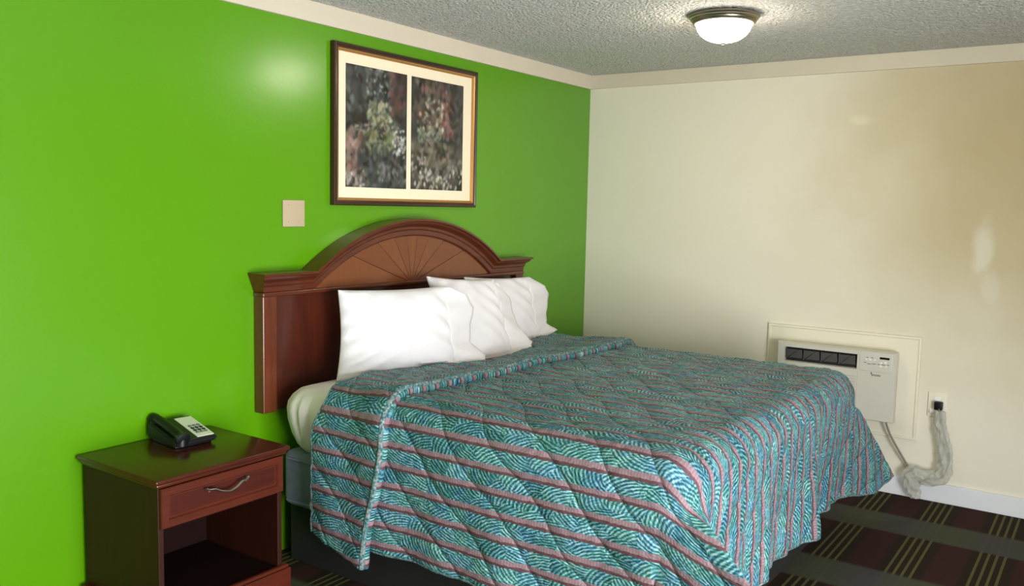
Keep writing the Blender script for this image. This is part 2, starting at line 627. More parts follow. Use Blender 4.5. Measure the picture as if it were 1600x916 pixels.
# raised cover board round the air conditioner, with a thin moulded border
bm = nbox(-0.012, 0, -2.138, -1.293, 0.326, 0.896, 0.003)
rg = []
for ins, x_ in ((-0.002, -0.001), (-0.002, -0.016), (0.0, -0.018), (0.010, -0.018), (0.013, -0.012)):
    rg.append([bm.verts.new((x_, -2.138 + ins, 0.326 + ins)), bm.verts.new((x_, -1.293 - ins, 0.326 + ins)),
               bm.verts.new((x_, -1.293 - ins, 0.896 - ins)), bm.verts.new((x_, -2.138 + ins, 0.896 - ins))])
for A, B in zip(rg, rg[1:]):
    for k in range(4):
        bm.faces.new((A[k], A[(k + 1) % 4], B[(k + 1) % 4], B[k]))
struct('trim_3', bm, M['panel_cream'])

# ------------------------------------------------------------------ bed: plinth, box spring, mattress
XL, XR, YH, YF = -2.745, -0.825, -0.10, -1.965
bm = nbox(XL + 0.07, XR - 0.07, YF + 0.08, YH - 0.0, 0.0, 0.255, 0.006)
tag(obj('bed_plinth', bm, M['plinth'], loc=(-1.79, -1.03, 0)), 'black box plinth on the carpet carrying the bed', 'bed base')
bm = nbox(XL + 0.03, XR - 0.03, YF + 0.03, YH + 0.005, 0.256, 0.500, 0.035, 4)
bx_ = thing('box_spring', 'slate blue cloth box spring under the white mattress', 'box spring', (-1.79, -1.03, 0.256))
obj('ticking_cover', bm, M['boxspring'], bx_, smooth=True)
for z in (0.285, 0.470):
    c0 = [(XL + 0.03 + 0.03, YH + 0.004, z), (XL + 0.028, YH - 0.03, z), (XL + 0.028, YF + 0.06, z), (XL + 0.06, YF + 0.028, z),
          (XR - 0.06, YF + 0.028, z), (XR - 0.028, YF + 0.06, z), (XR - 0.028, YH - 0.03, z), (XR - 0.06, YH + 0.004, z)]
    obj('edge_welt', tube(bmesh.new(), c0, 0.006, 8, closed=True), M['boxspring'], bx_, smooth=True)


def mattress_bm():
    """rounded slab with soft gathered sheet folds on its sides"""
    bm = bmesh.new()
    z0, z1 = 0.500, 0.780
    nx, nz = 0, 0
    rc = 0.13
    # perimeter
    per = []
    def arc(cx, cy, a0, a1, n=10):
        for i in range(n + 1):
            a = a0 + (a1 - a0) * i / n
            per.append((cx + rc * math.cos(a), cy + rc * math.sin(a), math.cos(a), math.sin(a)))
    def line(x0, y0, x1, y1, nxn, nyn):
        n = max(2, int(math.hypot(x1 - x0, y1 - y0) / 0.012))
        for i in range(1, n):
            s = i / n
            per.append((x0 + (x1 - x0) * s, y0 + (y1 - y0) * s, nxn, nyn))
    arc(XL + rc, YH - rc, PI / 2, PI)
    line(XL, YH - rc, XL, YF + rc, -1, 0)
    arc(XL + rc, YF + rc, PI, 1.5 * PI)
    line(XL + rc, YF, XR - rc, YF, 0, -1)
    arc(XR - rc, YF + rc, 1.5 * PI, 2 * PI)
    line(XR, YF + rc, XR, YH - rc, 1, 0)
    arc(XR - rc, YH - rc, 0, PI / 2)
    line(XR - rc, YH, XL + rc, YH, 0, 1)
    prof = [(-0.09, 0.0), (-0.06, 0.003), (-0.035, 0.03), (-0.015, 0.08), (0.002, 0.14), (0.009, 0.19), (0.005, 0.22), (-0.012, 0.248), (-0.038, 0.268), (-0.07, 0.278), (-0.10, 0.280)]
    rings = []
    for j, (o, h) in enumerate(prof):
        ring = []
        for i, (x, y, nx, ny) in enumerate(per):
            s = x * 1.7 + y * 2.3
            w = 0.006 * math.sin(s * 38 + 3.0 * h) + 0.004 * math.sin(s * 83 + 9 * h + 1.0)
            w *= math.sin(PI * min(1, max(0, h / 0.27))) ** 0.7
            oo = o + w
            ring.append(bm.verts.new((x + nx * oo, y + ny * oo, z0 + h)))
        rings.append(ring)
    n = len(per)
    for A, B in zip(rings, rings[1:]):
        for k in range(n):
            bm.faces.new((A[k], A[(k + 1) % n], B[(k + 1) % n], B[k]))
    bm.faces.new(rings[0][::-1])
    bm.faces.new(rings[-1])
    return bm


tag(obj('mattress', mattress_bm(), M['sheet'], smooth=60, loc=(-1.79, -1.03, 0.5)),
    'thick mattress in a white sheet, bare at the head beside the nightstand', 'mattress')

# ------------------------------------------------------------------ bedspread
RS = 0.105
QX0, QX1, QYF = -2.77 + RS, -0.80 - RS, -2.00 + RS
ZT = 0.806
ARC = RS * PI / 2
DROP = ARC + 0.478


HEAD_PTS = [(-9.0, -0.355), (-2.90, -0.365), (-2.76, -0.42), (-2.66, -0.40), (-2.45, -0.355), (-2.20, -0.43), (-1.87, -0.565),
            (-1.60, -0.53), (-1.37, -0.515), (-1.29, -0.43), (-1.18, -0.355), (-1.05, -0.335), (-0.85, -0.305), (9.0, -0.295)]


def headline(fx):
    for (x0, y0), (x1, y1) in zip(HEAD_PTS, HEAD_PTS[1:]):
        if fx <= x1:
            return y0 + (y1 - y0) * smoothstep(x0, x1, fx)
    return HEAD_PTS[-1][1]


def place(fx, fy, lift=0.0):
    """flat cloth point (metres) -> position on the made bed; lift = height above the base layer"""
    qx = min(max(fx, QX0), QX1)
    qy = max(fy, QYF)
    dx, dy = fx - qx, fy - qy
    a, b = abs(dx), abs(dy)
    r = math.hypot(a, b)
    if r < 1e-9:
        und = 0.004 * math.sin(fx * 7 + 1) * math.sin(fy * 6) + 0.003 * math.sin(fx * 13 + fy * 9)
        return Vector((fx, fy, ZT + lift + und)), Vector((0, 0, 1)), fx, fy
    th = math.atan2(b, a)                 # 0 = side, 90 deg = foot
    rr = r
    if a > 1e-9 and b > 1e-9:             # square cloth corner eased to a rounded one
        rr = max(a, b)
    ux, uy = dx / r, dy / r
    cu, cv = qx + ux * rr, qy + uy * rr   # cloth coordinates for the pattern
    left = dx < 0
    corner = a > 1e-9 and b > 1e-9
    if corner:
        w = 1 - abs(th - PI / 4) / (PI / 4)
        w = max(0.0, w) ** 0.9
        rr *= 1 + 0.16 * w
    else:
        w = 0.0
    if rr < ARC:
        ph = rr / RS
        h, z = RS * math.sin(ph), RS * (1 - math.cos(ph))
        d = 0.0
        nrm = Vector((ux * math.sin(ph), uy * math.sin(ph), math.cos(ph)))
    else:
        d = rr - ARC
        h, z = RS, RS
        nrm = Vector((ux, uy, 0.0))
    hx, hy = ux * h, uy * h
    if d > 0:
        k = 0.0
        ex = ey = 0.0
        if corner:
            tip = Vector((-0.32, -0.95)) if left else Vector((0.90, -0.44))
            kk = (0.78 if left else 0.62) * w * smoothstep(0, 0.12, d)
            ex, ey = tip.x * kk * d, tip.y * kk * d
            dz = d * math.sqrt(max(0.05, 1 - kk * kk))
        else:
            dz = d
        amp = smoothstep(0.0, 0.5, d)
        if b > 1e-9:                       # foot side hangs in soft vertical folds
            fade = 1.0 if not corner else (1 - w)
            wv = 0.014 * math.sin(fx * 8.3 + 0.9) + 0.012 * math.sin(fx * 21 + 2.0) + 0.006 * math.sin(fx * 47)
            wv += 0.045 * math.exp(-((fx + 1.60) / 0.12) ** 2) - 0.05 * math.exp(-((fx + 1.32) / 0.12) ** 2)
            ey += -(wv - 0.005) * amp * fade
        if a > 1e-9 and not corner:
            wv = 0.010 * math.sin(fy * 9 + 0.4) + 0.006 * math.sin(fy * 23)
            ex += (-1 if left else 1) * (wv + 0.008) * amp
        hx += ex
        hy += ey
        z += dz
    p = Vector((qx + hx, qy + hy, ZT - z)) + nrm * lift
    return p, nrm, cu, cv


def quilting(cu, cv):
    """padded diagonal quilting: height at a cloth point"""
    P = 0.155
    # distance beyond the left edge counts as +, so seams run down and towards the foot
    s = (cu - cv) / math.sqrt(2) + 0.014 * math.sin((cu + cv) * 9)
    f = (s / P) % 1.0
    dist = min(f, 1 - f) * P
    s2 = (cu + cv) / math.sqrt(2) + 0.012 * math.sin((cu - cv) * 15)
    f2 = (s2 / 0.31) % 1.0
    d2 = min(f2, 1 - f2) * 0.31
    puff = 0.006 * (1 - math.exp(-dist / 0.022)) + 0.001 * (1 - math.exp(-d2 / 0.014))
    puff += 0.0022 * math.sin(cu * 90 + 4 * math.sin(cv * 22)) * math.sin(cv * 40 + 1.3)
    return puff


def cloth(name, us, vs, fn, parent, thick=0.010):
    bm = bmesh.new()
    uvl = bm.loops.layers.uv.new('cloth')
    grid, uvs = [], {}
    for u in us:
        row = []
        for v in vs:
            p, cu, cv = fn(u, v)
            vert = bm.verts.new(p)
            uvs[vert] = (cu, cv)
            row.append(vert)
        grid.append(row)
    for i in range(len(us) - 1):
        for j in range(len(vs) - 1):
            f = bm.faces.new((grid[i][j], grid[i + 1][j], grid[i + 1][j + 1], grid[i][j + 1]))
            for lp in f.loops:
                lp[uvl].uv = uvs[lp.vert]
    edge = dict(first=[v.co.copy() for v in grid[0]], last=[v.co.copy() for v in grid[-1]],
                head=[r[0].co.copy() for r in grid], tail=[r[-1].co.copy() for r in grid])
    o = obj(name, bm, M['quilt'], parent, smooth=80)
    sm = o.modifiers.new('thickness', 'SOLIDIFY')
    sm.thickness = thick
    sm.offset = 0.0
    return o, edge


spread = thing('bedspread', 'teal fern and mauve striped quilted bedspread draped over the bed', 'bedspread', (-1.79, -1.1, 0.80))


def axis(a, b, step, marks=()):
    n = max(1, int(round(abs(b - a) / step)))
    xs = [a + (b - a) * i / n for i in range(n + 1)]
    return sorted(set(xs) | set(marks))


us = axis(QX0 - DROP, QX1 + DROP, 0.011, (QX0, QX1))
vs = [-x for x in axis(0.0, -QYF + DROP, 0.011, (-QYF,))]
vs = [v for v in vs]
HEADV = 0.365


def base_fn(u, v):
    # v = 0 .. : the head edge follows headline(u)
    tt = v / (QYF - DROP)
    hv = headline(u)
    fy = hv + (QYF - DROP - hv) * tt
    p, n, cu, cv = place(u, fy)
    return p + n * quilting(cu, cv), cu, cv


o, e1 = cloth('quilted_cover', us, vs, base_fn, spread)


def foldline(u):
    """where the turned-back flap ends"""
    over = max(0.0, QX0 - u)
    return -0.735 - 0.05 * smoothstep(-2.6, -1.0, u) + 0.0 + 0.085 * smoothstep(0.15, DROP, over) - 0.02 * smoothstep(0, 0.1, over)


fu = axis(QX0 - DROP, QX1 + DROP, 0.011, (QX0, QX1))
fvs = [i / 34 for i in range(35)] + [1 + 0.02 * k for k in range(1, 7)]


def flap_fn(u, s):
    hv = headline(u) - 0.004
    fl = foldline(u)
    if s <= 1:
        fy = hv + (fl - hv) * s
        lift = 0.017 + 0.020 * smoothstep(0.45, 1.0, s) + 0.004 * math.sin(u * 11) * s
    else:                                  # rolled edge closing down on to the cover below
        k = (s - 1) / 0.12
        fy = fl - 0.020 * math.sin(k * PI * 0.75)
        lift = 0.037 * max(0.0, 1 - k) ** 0.8 + 0.004
    over = QX0 - u
    uu = u
    if over > 0:                           # flap hangs a little lower towards the fold
        uu = QX0 - over * (1 + 0.11 * min(1, s))
    p, n, cu, cv = place(uu, fy, lift)
    return p + n * quilting(cu + 0.03, cv + 0.05) * (1 if s <= 1 else 0.5), cu, cv


o, e2 = cloth('turned_back_flap', fu, fvs, flap_fn, spread, 0.008)
# twisted cord sewn along the hems and the fold
pip = bmesh.new()
tube(pip, e1['tail'][::2], 0.0065, 6)
tube(pip, e1['first'][8::2], 0.0065, 6)
tube(pip, e1['last'][8::2], 0.0065, 6)
obj('hem_cord', pip, M['piping'], spread, smooth=True)
fold_pts = [flap_fn(u, 1.02)[0] for u in fu[::2]]
obj('fold_cord', tube(bmesh.new(), fold_pts, 0.0115, 8), M['piping'], spread, smooth=True)
obj('head_cord', tube(bmesh.new(), e2['head'][::2], 0.0065, 6), M['piping'], spread, smooth=True)
pt = e2['first'][2]
obj('care_tag', nbox(-2.745, -2.742, -0.335, -0.30, 0.285, 0.315, 0.001), M['white_plastic'], spread)

# ------------------------------------------------------------------ headboard
hb = thing('headboard', 'arched cherry wood headboard with sunburst panel fixed to the green wall', 'headboard', (-1.80, -0.003, 0.66))
HX0, HX1 = -2.785, -0.845
obj('back_panel', nbox(HX0 + 0.02, HX1 - 0.02, -0.040, -0.004, 0.662, 1.20), M['cherry_panel'], hb)
for s_, (a, b) in enumerate(((HX0, HX0 + 0.075), (HX1 - 0.075, HX1))):
    obj('post', nbox(a, b, -0.062, -0.003, 0.660, 1.180, 0.004), M['cherry_v'], hb)
AC_X, AC_R, AC_Z = -1.835, 1.151, 0.340
LZ = 1.262


def arch_path():
    half = math.sqrt(AC_R ** 2 - (LZ - AC_Z) ** 2)
    a0 = math.atan2(LZ - AC_Z, -half)
    a1 = math.atan2(LZ - AC_Z, half)
    pts = [(HX0 - 0.032, LZ), (AC_X - half, LZ)]
    n = 40
    for i in range(1, n):
        a = a0 + (a1 - a0) * i / n
        pts.append((AC_X + AC_R * math.cos(a), AC_Z + AC_R * math.sin(a)))
    pts += [(AC_X + half, LZ), (HX1 + 0.032, LZ)]
    return pts


def offset_path(pts, d):
    """shift a polyline downwards/inwards by d with mitred corners"""
    out = []
    n = len(pts)
    for i in range(n):
        ns = []
        for j in (i - 1, i):
            if 0 <= j < n - 1:
                dx, dz = pts[j + 1][0] - pts[j][0], pts[j + 1][1] - pts[j][1]
                L = math.hypot(dx, dz)
                ns.append((dz / L, -dx / L))
        nx = sum(q[0] for q in ns) / len(ns)
        nz = sum(q[1] for q in ns) / len(ns)
        L2 = nx * nx + nz * nz
        out.append((pts[i][0] + nx / L2 * d, pts[i][1] + nz / L2 * d))
    return out


# cornice profile: (distance below top edge, how far it stands out of the wall)
prof = [(0.0, 0.004), (0.0, 0.112), (0.010, 0.114), (0.014, 0.100), (0.024, 0.096), (0.034, 0.080), (0.040, 0.074),
        (0.052, 0.072), (0.058, 0.066), (0.080, 0.064), (0.086, 0.058), (0.090, 0.004)]
path = arch_path()
bm = bmesh.new()
rows = []
for (o_, y_) in prof:
    op = offset_path(path, o_)
    # the cornice returns in at both ends like a moulded ledge
    inset = (0.112 - min(y_, 0.112)) * 0.72 if y_ > 0.01 else (0.0 if o_ < 0.05 else 0.035)
    op[0] = (op[0][0] + inset, op[0][1])
    op[-1] = (op[-1][0] - inset, op[-1][1])
    rows.append([bm.verts.new((x, -y_, z)) for x, z in op])
for A, B in zip(rows, rows[1:]):
    for k in range(len(A) - 1):
        bm.faces.new((A[k], A[k + 1], B[k + 1], B[k]))
bm.faces.new([r[0] for r in rows])
bm.faces.new([r[-1] for r in rows][::-1])
obj('arched_cornice', bm, M['cherry'], hb, smooth=25)
# bead rail running straight across under the sunburst
bm = nbox(HX0 - 0.004, HX1 + 0.004, -0.068, -0.004, 1.160, 1.180, 0.006, 3)
obj('bead_rail', bm, M['cherry'], hb, smooth=True)
# sunburst panel: a fan of veneer wedges, each a shallow facet
bm = bmesh.new()
ccx, ccz = AC_X + 0.0, 1.165
inner = offset_path(path, 0.084)[1:-1]
arcpts = [p for p in inner if p[1] > 1.170]
arcpts = [(arcpts[0][0] - 0.05, 1.168)] + arcpts + [(arcpts[-1][0] + 0.05, 1.168)]
def arc_at(ang):
    # ray from the fan centre to the inner arc
    dx, dz = math.cos(ang), math.sin(ang)
    R = AC_R - 0.080
    ox, oz = ccx - AC_X, ccz - AC_Z
    B = ox * dx + oz * dz
    C = ox * ox + oz * oz - R * R
    s = -B + math.sqrt(B * B - C)
    return (ccx + dx * s, ccz + dz * s)
NW = 9
for k in range(NW):
    a0, a1 = PI * k / NW, PI * (k + 1) / NW
    m = 6
    yv = -0.050
    gap = 0.0022
    cen = bm.verts.new((ccx + 0.01 * math.cos((a0 + a1) / 2), yv, ccz + 0.01 * math.sin((a0 + a1) / 2)))
    cenb = bm.verts.new((ccx, -0.010, ccz))
    rim = []
    for j in range(m + 1):
        aa = a0 + gap + (a1 - a0 - 2 * gap) * j / m
        x, z = arc_at(aa)
        rim.append((bm.verts.new((x, yv, z)), bm.verts.new((x, -0.010, z))))
    for j in range(m):
        f = bm.faces.new((cen, rim[j][0], rim[j + 1][0]))
        f.material_index = k % 2
    f = bm.faces.new((cen, cenb, rim[0][1], rim[0][0]))
    f.material_index = k % 2
    f = bm.faces.new((cen, rim[-1][0], rim[-1][1], cenb))
    f.material_index = k % 2
obj('sunburst_panel', bm, [M['ray_a'], M['ray_b']], hb)

# ------------------------------------------------------------------ pillows
def bedtop(p):
    return 0.784 + 0.060 * smoothstep(-0.030, -0.010, headline(p.x) - p.y)


def pillow(name, label, TL, TR, BR, BL, front, back, flap, seed, twist=0.0):
    """corners of the stuffed part; flap = outer edge points of the open pillowcase end (top to bottom)"""
    TL, TR, BR, BL = map(Vector, (TL, TR, BR, BL))
    r = random.Random(seed)
    ph = [r.uniform(0, 6.28) for _ in range(8)]
    nrm = (TR - TL).cross(BL - TL).normalized()
    if nrm.y > 0:
        nrm = -nrm
    root = thing(name, label, 'pillow', ((TL + TR + BR + BL) / 4) * 1.0, 'white pillows')
    root.location.z = min(BL.z, BR.z)
    bm = bmesh.new()
    N, K = 44, 34
    def P(s, t, side):
        # pull the edges in between the corners, as a stuffed case does
        es = 0.030 * math.sin(PI * t)
        et = 0.022 * math.sin(PI * s)
        ss = s + (0.5 - s) * 2 * es
        tt = t + (0.5 - t) * 2 * et * (1.0 if t < 0.5 else 0.3)
        p = (TL * (1 - ss) + TR * ss) * (1 - tt) + (BL * (1 - ss) + BR * ss) * tt
        prof_ = (max(0.0, 1 - abs(2 * s - 1) ** 2.4) * max(0.0, 1 - abs(2 * t - 1) ** 2.6)) ** 0.55
        # wrinkles running in from the seams
        wr = 0.015 * math.sin((s * 0.7 + t) * 34 + ph[0]) * math.exp(-s * 5.0)
        wr += 0.010 * math.sin((t * 1.1 - s) * 24 + ph[1]) * math.exp(-(1 - s) * 5)
        wr += 0.009 * math.sin(s * 18 + ph[2]) * math.exp(-t * 5)
        wr += 0.005 * math.sin(s * 9 + t * 7 + ph[3])
        amp = front if side > 0 else back
        sag = 0.18 * (t - 0.4)
        return p + nrm * (side * (amp * prof_ * (1 + sag) + 0.004) + (wr * min(1, prof_ * 2.2) if side > 0 else 0))
    F = [[bm.verts.new(P(i / N, j / K, 1)) for j in range(K + 1)] for i in range(N + 1)]
    B = [[bm.verts.new(P(i / N, j / K, -1)) for j in range(K + 1)] for i in range(N + 1)]
    for i in range(N):
        for j in range(K):
            bm.faces.new((F[i][j], F[i][j + 1], F[i + 1][j + 1], F[i + 1][j]))
            bm.faces.new((B[i][j], B[i + 1][j], B[i + 1][j + 1], B[i][j + 1]))
    for i in range(N):
        for j in (0, K):
            bm.faces.new((F[i][j], F[i + 1][j], B[i + 1][j], B[i][j]))
    for j in range(K):
        for i in (0, N):
            bm.faces.new((F[i][j], B[i][j], B[i][j + 1], F[i][j + 1]))
    for v in bm.verts:
        v.co.z = max(v.co.z, bedtop(v.co))
    obj('stuffed_case', bm, M['pillow'], root, smooth=70)
    # open end of the pillowcase: two loose layers
    fl = [Vector(p) for p in flap]
    path_ = []
    for a_, b_ in zip(fl, fl[1:]):
        path_ += [a_.lerp(b_, q / 8) for q in range(8)]
    path_.append(fl[-1])
    bm = bmesh.new()
    n = len(path_)
    U = 10
    for lay in (0.020, -0.012):
        g = []
        for i in range(n):
            t = i / (n - 1)
            row = []
            inner_ = P(0.965, t, 1 if lay > 0 else -1)
            for j in range(U + 1):
                q = j / U
                w = 0.006 * math.sin(t * 15 + ph[4] + (1 if lay > 0 else 2)) * math.sin(q * PI * 0.75) + 0.002 * math.sin(t * 31 + q * 3 + ph[5]) * q
                pnt = inner_.lerp(path_[i] + nrm * lay * (1 - 0.3 * q) * (0.6 + 0.6 * math.sin(t * PI)), q) + nrm * w
                pnt.z = max(pnt.z, bedtop(pnt) + 0.002)
                row.append(bm.verts.new(pnt))
            g.append(row)
        for i in range(n - 1):
            for j in range(U):
                bm.faces.new((g[i][j], g[i + 1][j], g[i + 1][j + 1], g[i][j + 1]))
    o = obj('open_case_end', bm, M['pillow'], root, smooth=70)
    sm = o.modifiers.new('thickness', 'SOLIDIFY')
    sm.thickness = 0.003
    return root


pillow('pillow', 'white pillow farthest right, behind the others against the headboard',
       (-1.50, -0.125, 1.180), (-0.925, -0.145, 1.150), (-0.985, -0.285, 0.792), (-1.52, -0.24, 0.792), 0.052, 0.020,
       [(-0.90, -0.14, 1.150), (-0.775, -0.16, 1.085), (-0.715, -0.155, 1.03), (-0.79, -0.18, 0.93), (-0.80, -0.20, 0.87), (-0.735, -0.235, 0.825)], 3)
pillow('pillow', 'white pillow in the middle, wedged behind the nearest pillow',
       (-1.855, -0.165, 1.205), (-1.385, -0.235, 1.165), (-1.46, -0.425, 0.792), (-1.93, -0.39, 0.792), 0.058, 0.02,
       [(-1.36, -0.24, 1.15), (-1.285, -0.26, 1.06), (-1.30, -0.30, 0.98), (-1.31, -0.35, 0.90), (-1.30, -0.43, 0.835), (-1.36, -0.47, 0.825)], 11)
pillow('pillow', 'nearest white pillow, plump at the left of the three',
       (-2.475, -0.185, 1.180), (-1.905, -0.33, 1.172), (-1.985, -0.47, 0.792), (-2.515, -0.22, 0.785), 0.085, 0.045,
       [(-1.89, -0.335, 1.165), (-1.77, -0.345, 1.125), (-1.735, -0.36, 1.06), (-1.80, -0.39, 0.98), (-1.83, -0.42, 0.90), (-1.80, -0.485, 0.84), (-1.835, -0.52, 0.825)], 27)

# ------------------------------------------------------------------ nightstand
NX0, NX1, NYF = -3.552, -3.036, -0.470
ns = thing('nightstand', 'cherry wood nightstand with one drawer and open shelf, left of the bed', 'nightstand', (-3.29, -0.25, 0))
bm = nbox(NX0 - 0.022, NX1 + 0.022, NYF - 0.026, -0.015, 0.634, 0.652, 0.006, 3)
box(bm, NX0 - 0.012, NX1 + 0.012, NYF - 0.015, -0.020, 0.620, 0.635, 0.005, 2)
obj('top', bm, M['ns_top'], ns, smooth=True)
obj('side_panel', nbox(NX0, NX0 + 0.02, NYF, -0.025, 0.0, 0.621, 0.002), M['ns_body'], ns)
obj('side_panel', nbox(NX1 - 0.02, NX1, NYF, -0.025, 0.0, 0.621, 0.002), M['ns_body'], ns)
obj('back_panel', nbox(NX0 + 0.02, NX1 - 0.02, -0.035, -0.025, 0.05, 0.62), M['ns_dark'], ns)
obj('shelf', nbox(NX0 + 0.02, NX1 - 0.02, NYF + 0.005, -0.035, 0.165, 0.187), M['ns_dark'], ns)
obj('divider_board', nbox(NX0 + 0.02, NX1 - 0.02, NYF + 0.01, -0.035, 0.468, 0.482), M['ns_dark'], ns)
bm = nbox(NX0 - 0.020, NX1 + 0.024, NYF - 0.024, NYF + 0.004, 0.0, 0.178, 0.003)
box(bm, NX0 - 0.016, NX1 + 0.020, NYF - 0.019, NYF + 0.004, 0.176, 0.192, 0.008, 3)
box(bm, NX1 - 0.001, NX1 + 0.024, NYF, -0.03, 0.0, 0.178, 0.003)
box(bm, NX0 - 0.020, NX0 + 0.001, NYF, -0.03, 0.0, 0.178, 0.003)
obj('plinth_board', bm, M['ns_drawer'], ns)
# drawer front: bevelled frame round a sunk field
bm = bmesh.new()
dx0, dx1, dz0, dz1 = NX0 + 0.004, NX1 - 0.004, 0.480, 0.617
yf_ = NYF - 0.016
lv = [(0.0, NYF + 0.004), (0.0, yf_ + 0.003), (0.003, yf_), (0.026, yf_), (0.031, yf_ + 0.008), (0.036, yf_ + 0.008)]
rings = []
for ins, yy in lv:
    rings.append([bm.verts.new((dx0 + ins, yy, dz0 + ins)), bm.verts.new((dx1 - ins, yy, dz0 + ins)),
                  bm.verts.new((dx1 - ins, yy, dz1 - ins)), bm.verts.new((dx0 + ins, yy, dz1 - ins))])
for A, B in zip(rings, rings[1:]):
    for k in range(4):
        bm.faces.new((A[k], A[(k + 1) % 4], B[(k + 1) % 4], B[k]))
f = bm.faces.new(rings[-1])
f.material_index = 1
bm.faces.new(rings[0][::-1])
dr = obj('drawer', bm, [M['ns_drawer'], M['ns_field']], ns)
hm = bmesh.new()
hx = (-3.375, -3.222)
hz = 0.572
for x_ in hx:
    tube(hm, [(x_, yf_ + 0.009, hz), (x_, yf_ - 0.014, hz)], 0.005, 10)
tube(hm, smoothpath([(hx[0] - 0.012, yf_ - 0.014, hz + 0.010), (hx[0], yf_ - 0.016, hz + 0.004), (hx[0] + 0.020, yf_ - 0.020, hz + 0.002), (hx[0] + 0.045, yf_ - 0.024, hz - 0.010),
                     (hx[0] + 0.078, yf_ - 0.026, hz - 0.017), (hx[1] - 0.045, yf_ - 0.024, hz - 0.010), (hx[1] - 0.020, yf_ - 0.020, hz + 0.002),
                     (hx[1], yf_ - 0.016, hz + 0.004), (hx[1] + 0.012, yf_ - 0.014, hz + 0.010)], 6), 0.0042, 8)
h_ = obj('handle', hm, M['chrome'], dr, smooth=True)
h_['label'] = 'silver wavy drawer pull'

# ------------------------------------------------------------------ telephone
TZ = 0.652
tel = thing('telephone', 'black desk telephone with white keypad plate on the nightstand', 'telephone', (-3.232, -0.135, TZ))
tel.rotation_euler = (0, 0, math.radians(-6))


def tobj(name, bm, mat, parent=tel, smooth=True):
    """part built in the telephone's own coordinates"""
    o = obj(name, bm, mat, None, smooth)
    o.parent = parent
    return o


bm = bmesh.new()
w2, dF, dB = 0.088, -0.105, 0.105
def prism_x(bm, prof, x0, x1, bev=0.0, seg=2, mi=0):
    a = [bm.verts.new((x0, y, z)) for y, z in prof]
    b = [bm.verts.new((x1, y, z)) for y, z in prof]
    fs = [bm.faces.new(a), bm.faces.new(b[::-1])]
    n = len(prof)
    for k in range(n):
        fs.append(bm.faces.new((a[k], b[k], b[(k + 1) % n], a[(k + 1) % n])))
    if bev:
        es = list({e for f in fs for e in f.edges})
        bmesh.ops.bevel(bm, geom=es, offset=bev, segments=seg, affect='EDGES')
    return bm
prism_x(bm, [(dF, 0.010), (dF, 0.030), (dB - 0.02, 0.070), (dB, 0.066), (dB, 0.010)], -w2 + 0.008, w2, 0.006, 3)
box(bm, -w2 + 0.015, w2 - 0.015, dF + 0.015, dB - 0.02, 0.0, 0.012, 0.003)
tobj('base', bm, M['black'])
# sloping white faceplate
def slope(y):
    return 0.030 + (y - dF) / (dB - 0.02 - dF) * 0.040
bm = bmesh.new()
prism_x(bm, [(dF + 0.010, slope(dF + 0.010) - 0.001), (dF + 0.010, slope(dF + 0.010) + 0.002), (dB - 0.028, slope(dB - 0.028) + 0.002), (dB - 0.028, slope(dB - 0.028) - 0.001)], 0.012, w2 - 0.008)
fp = tobj('faceplate', bm, M['paper'])
fp['label'] = 'white keypad plate'
for i in range(3):
    for j in range(4):
        yk = dF + 0.035 + j * 0.019
        xk = 0.025 + i * 0.017
        b2 = nbox(xk, xk + 0.011, yk, yk + 0.012, slope(yk + 0.006), slope(yk + 0.006) + 0.006, 0.0015)
        k_ = tobj('key', b2, M['black'] if j in (1, 2) else M['grey_print'], fp)
# handset lying along the left side
bm = bmesh.new()
hs = smoothpath([(-0.050, -0.112, 0.036), (-0.050, -0.085, 0.042), (-0.050, -0.03, 0.056), (-0.050, 0.04, 0.070), (-0.050, 0.085, 0.076), (-0.050, 0.112, 0.070)], 6)
nh = len(hs)
rads = []
for i in range(nh):
    q = abs(i / (nh - 1) * 2 - 1)
    rads.append(0.018 + 0.008 * smoothstep(0.55, 0.9, q) - 0.012 * smoothstep(0.93, 1.0, q))
tube(bm, hs, rads, 14)
for y_, z_ in ((-0.088, 0.026), (0.085, 0.058)):
    r_ = bmesh.ops.create_cone(bm, cap_ends=True, segments=18, radius1=0.026, radius2=0.024, depth=0.03)
    for v in r_['verts']:
        v.co += Vector((-0.050, y_, z_))
tobj('handset', bm, M['black'])
# ------------------------------------------------------------------ wall plate
wp = thing('blank_wall_plate', 'square beige blank cover plate on the green wall left of the picture', 'wall plate', (-2.568, -0.001, 1.512))
bm = nbox(-2.629, -2.506, -0.0075, -0.0005, 1.454, 1.571, 0.003, 3)
obj('plate', bm, M['beige_plate'], wp, smooth=True)
for x_ in (-2.597, -2.539):
    for z_ in (1.475, 1.550):
        b2 = bmesh.new()
        r_ = bmesh.ops.create_cone(b2, cap_ends=True, segments=12, radius1=0.0035, radius2=0.003, depth=0.002, matrix=Matrix.Translation((x_, -0.0083, z_)) @ Matrix.Rotation(PI / 2, 4, 'X'))
        obj('screw', b2, M['beige_plate'], wp)

# ------------------------------------------------------------------ framed picture
PX0, PX1, PZ0, PZ1 = -2.350, -1.283, 1.552, 2.290
pic = thing('framed_picture', 'framed pair of garden prints hanging above the headboard', 'picture', (-1.817, -0.002, 1.552))


def frame_ring(bm, levels):
    rings = []
    for ins, y in levels:
        rings.append([bm.verts.new((PX0 + ins, y, PZ0 + ins)), bm.verts.new((PX1 - ins, y, PZ0 + ins)),
                      bm.verts.new((PX1 - ins, y, PZ1 - ins)), bm.verts.new((PX0 + ins, y, PZ1 - ins))])
    for A, B in zip(rings, rings[1:]):
        for k in range(4):
            bm.faces.new((A[k], A[(k + 1) % 4], B[(k + 1) % 4], B[k]))
    return bm


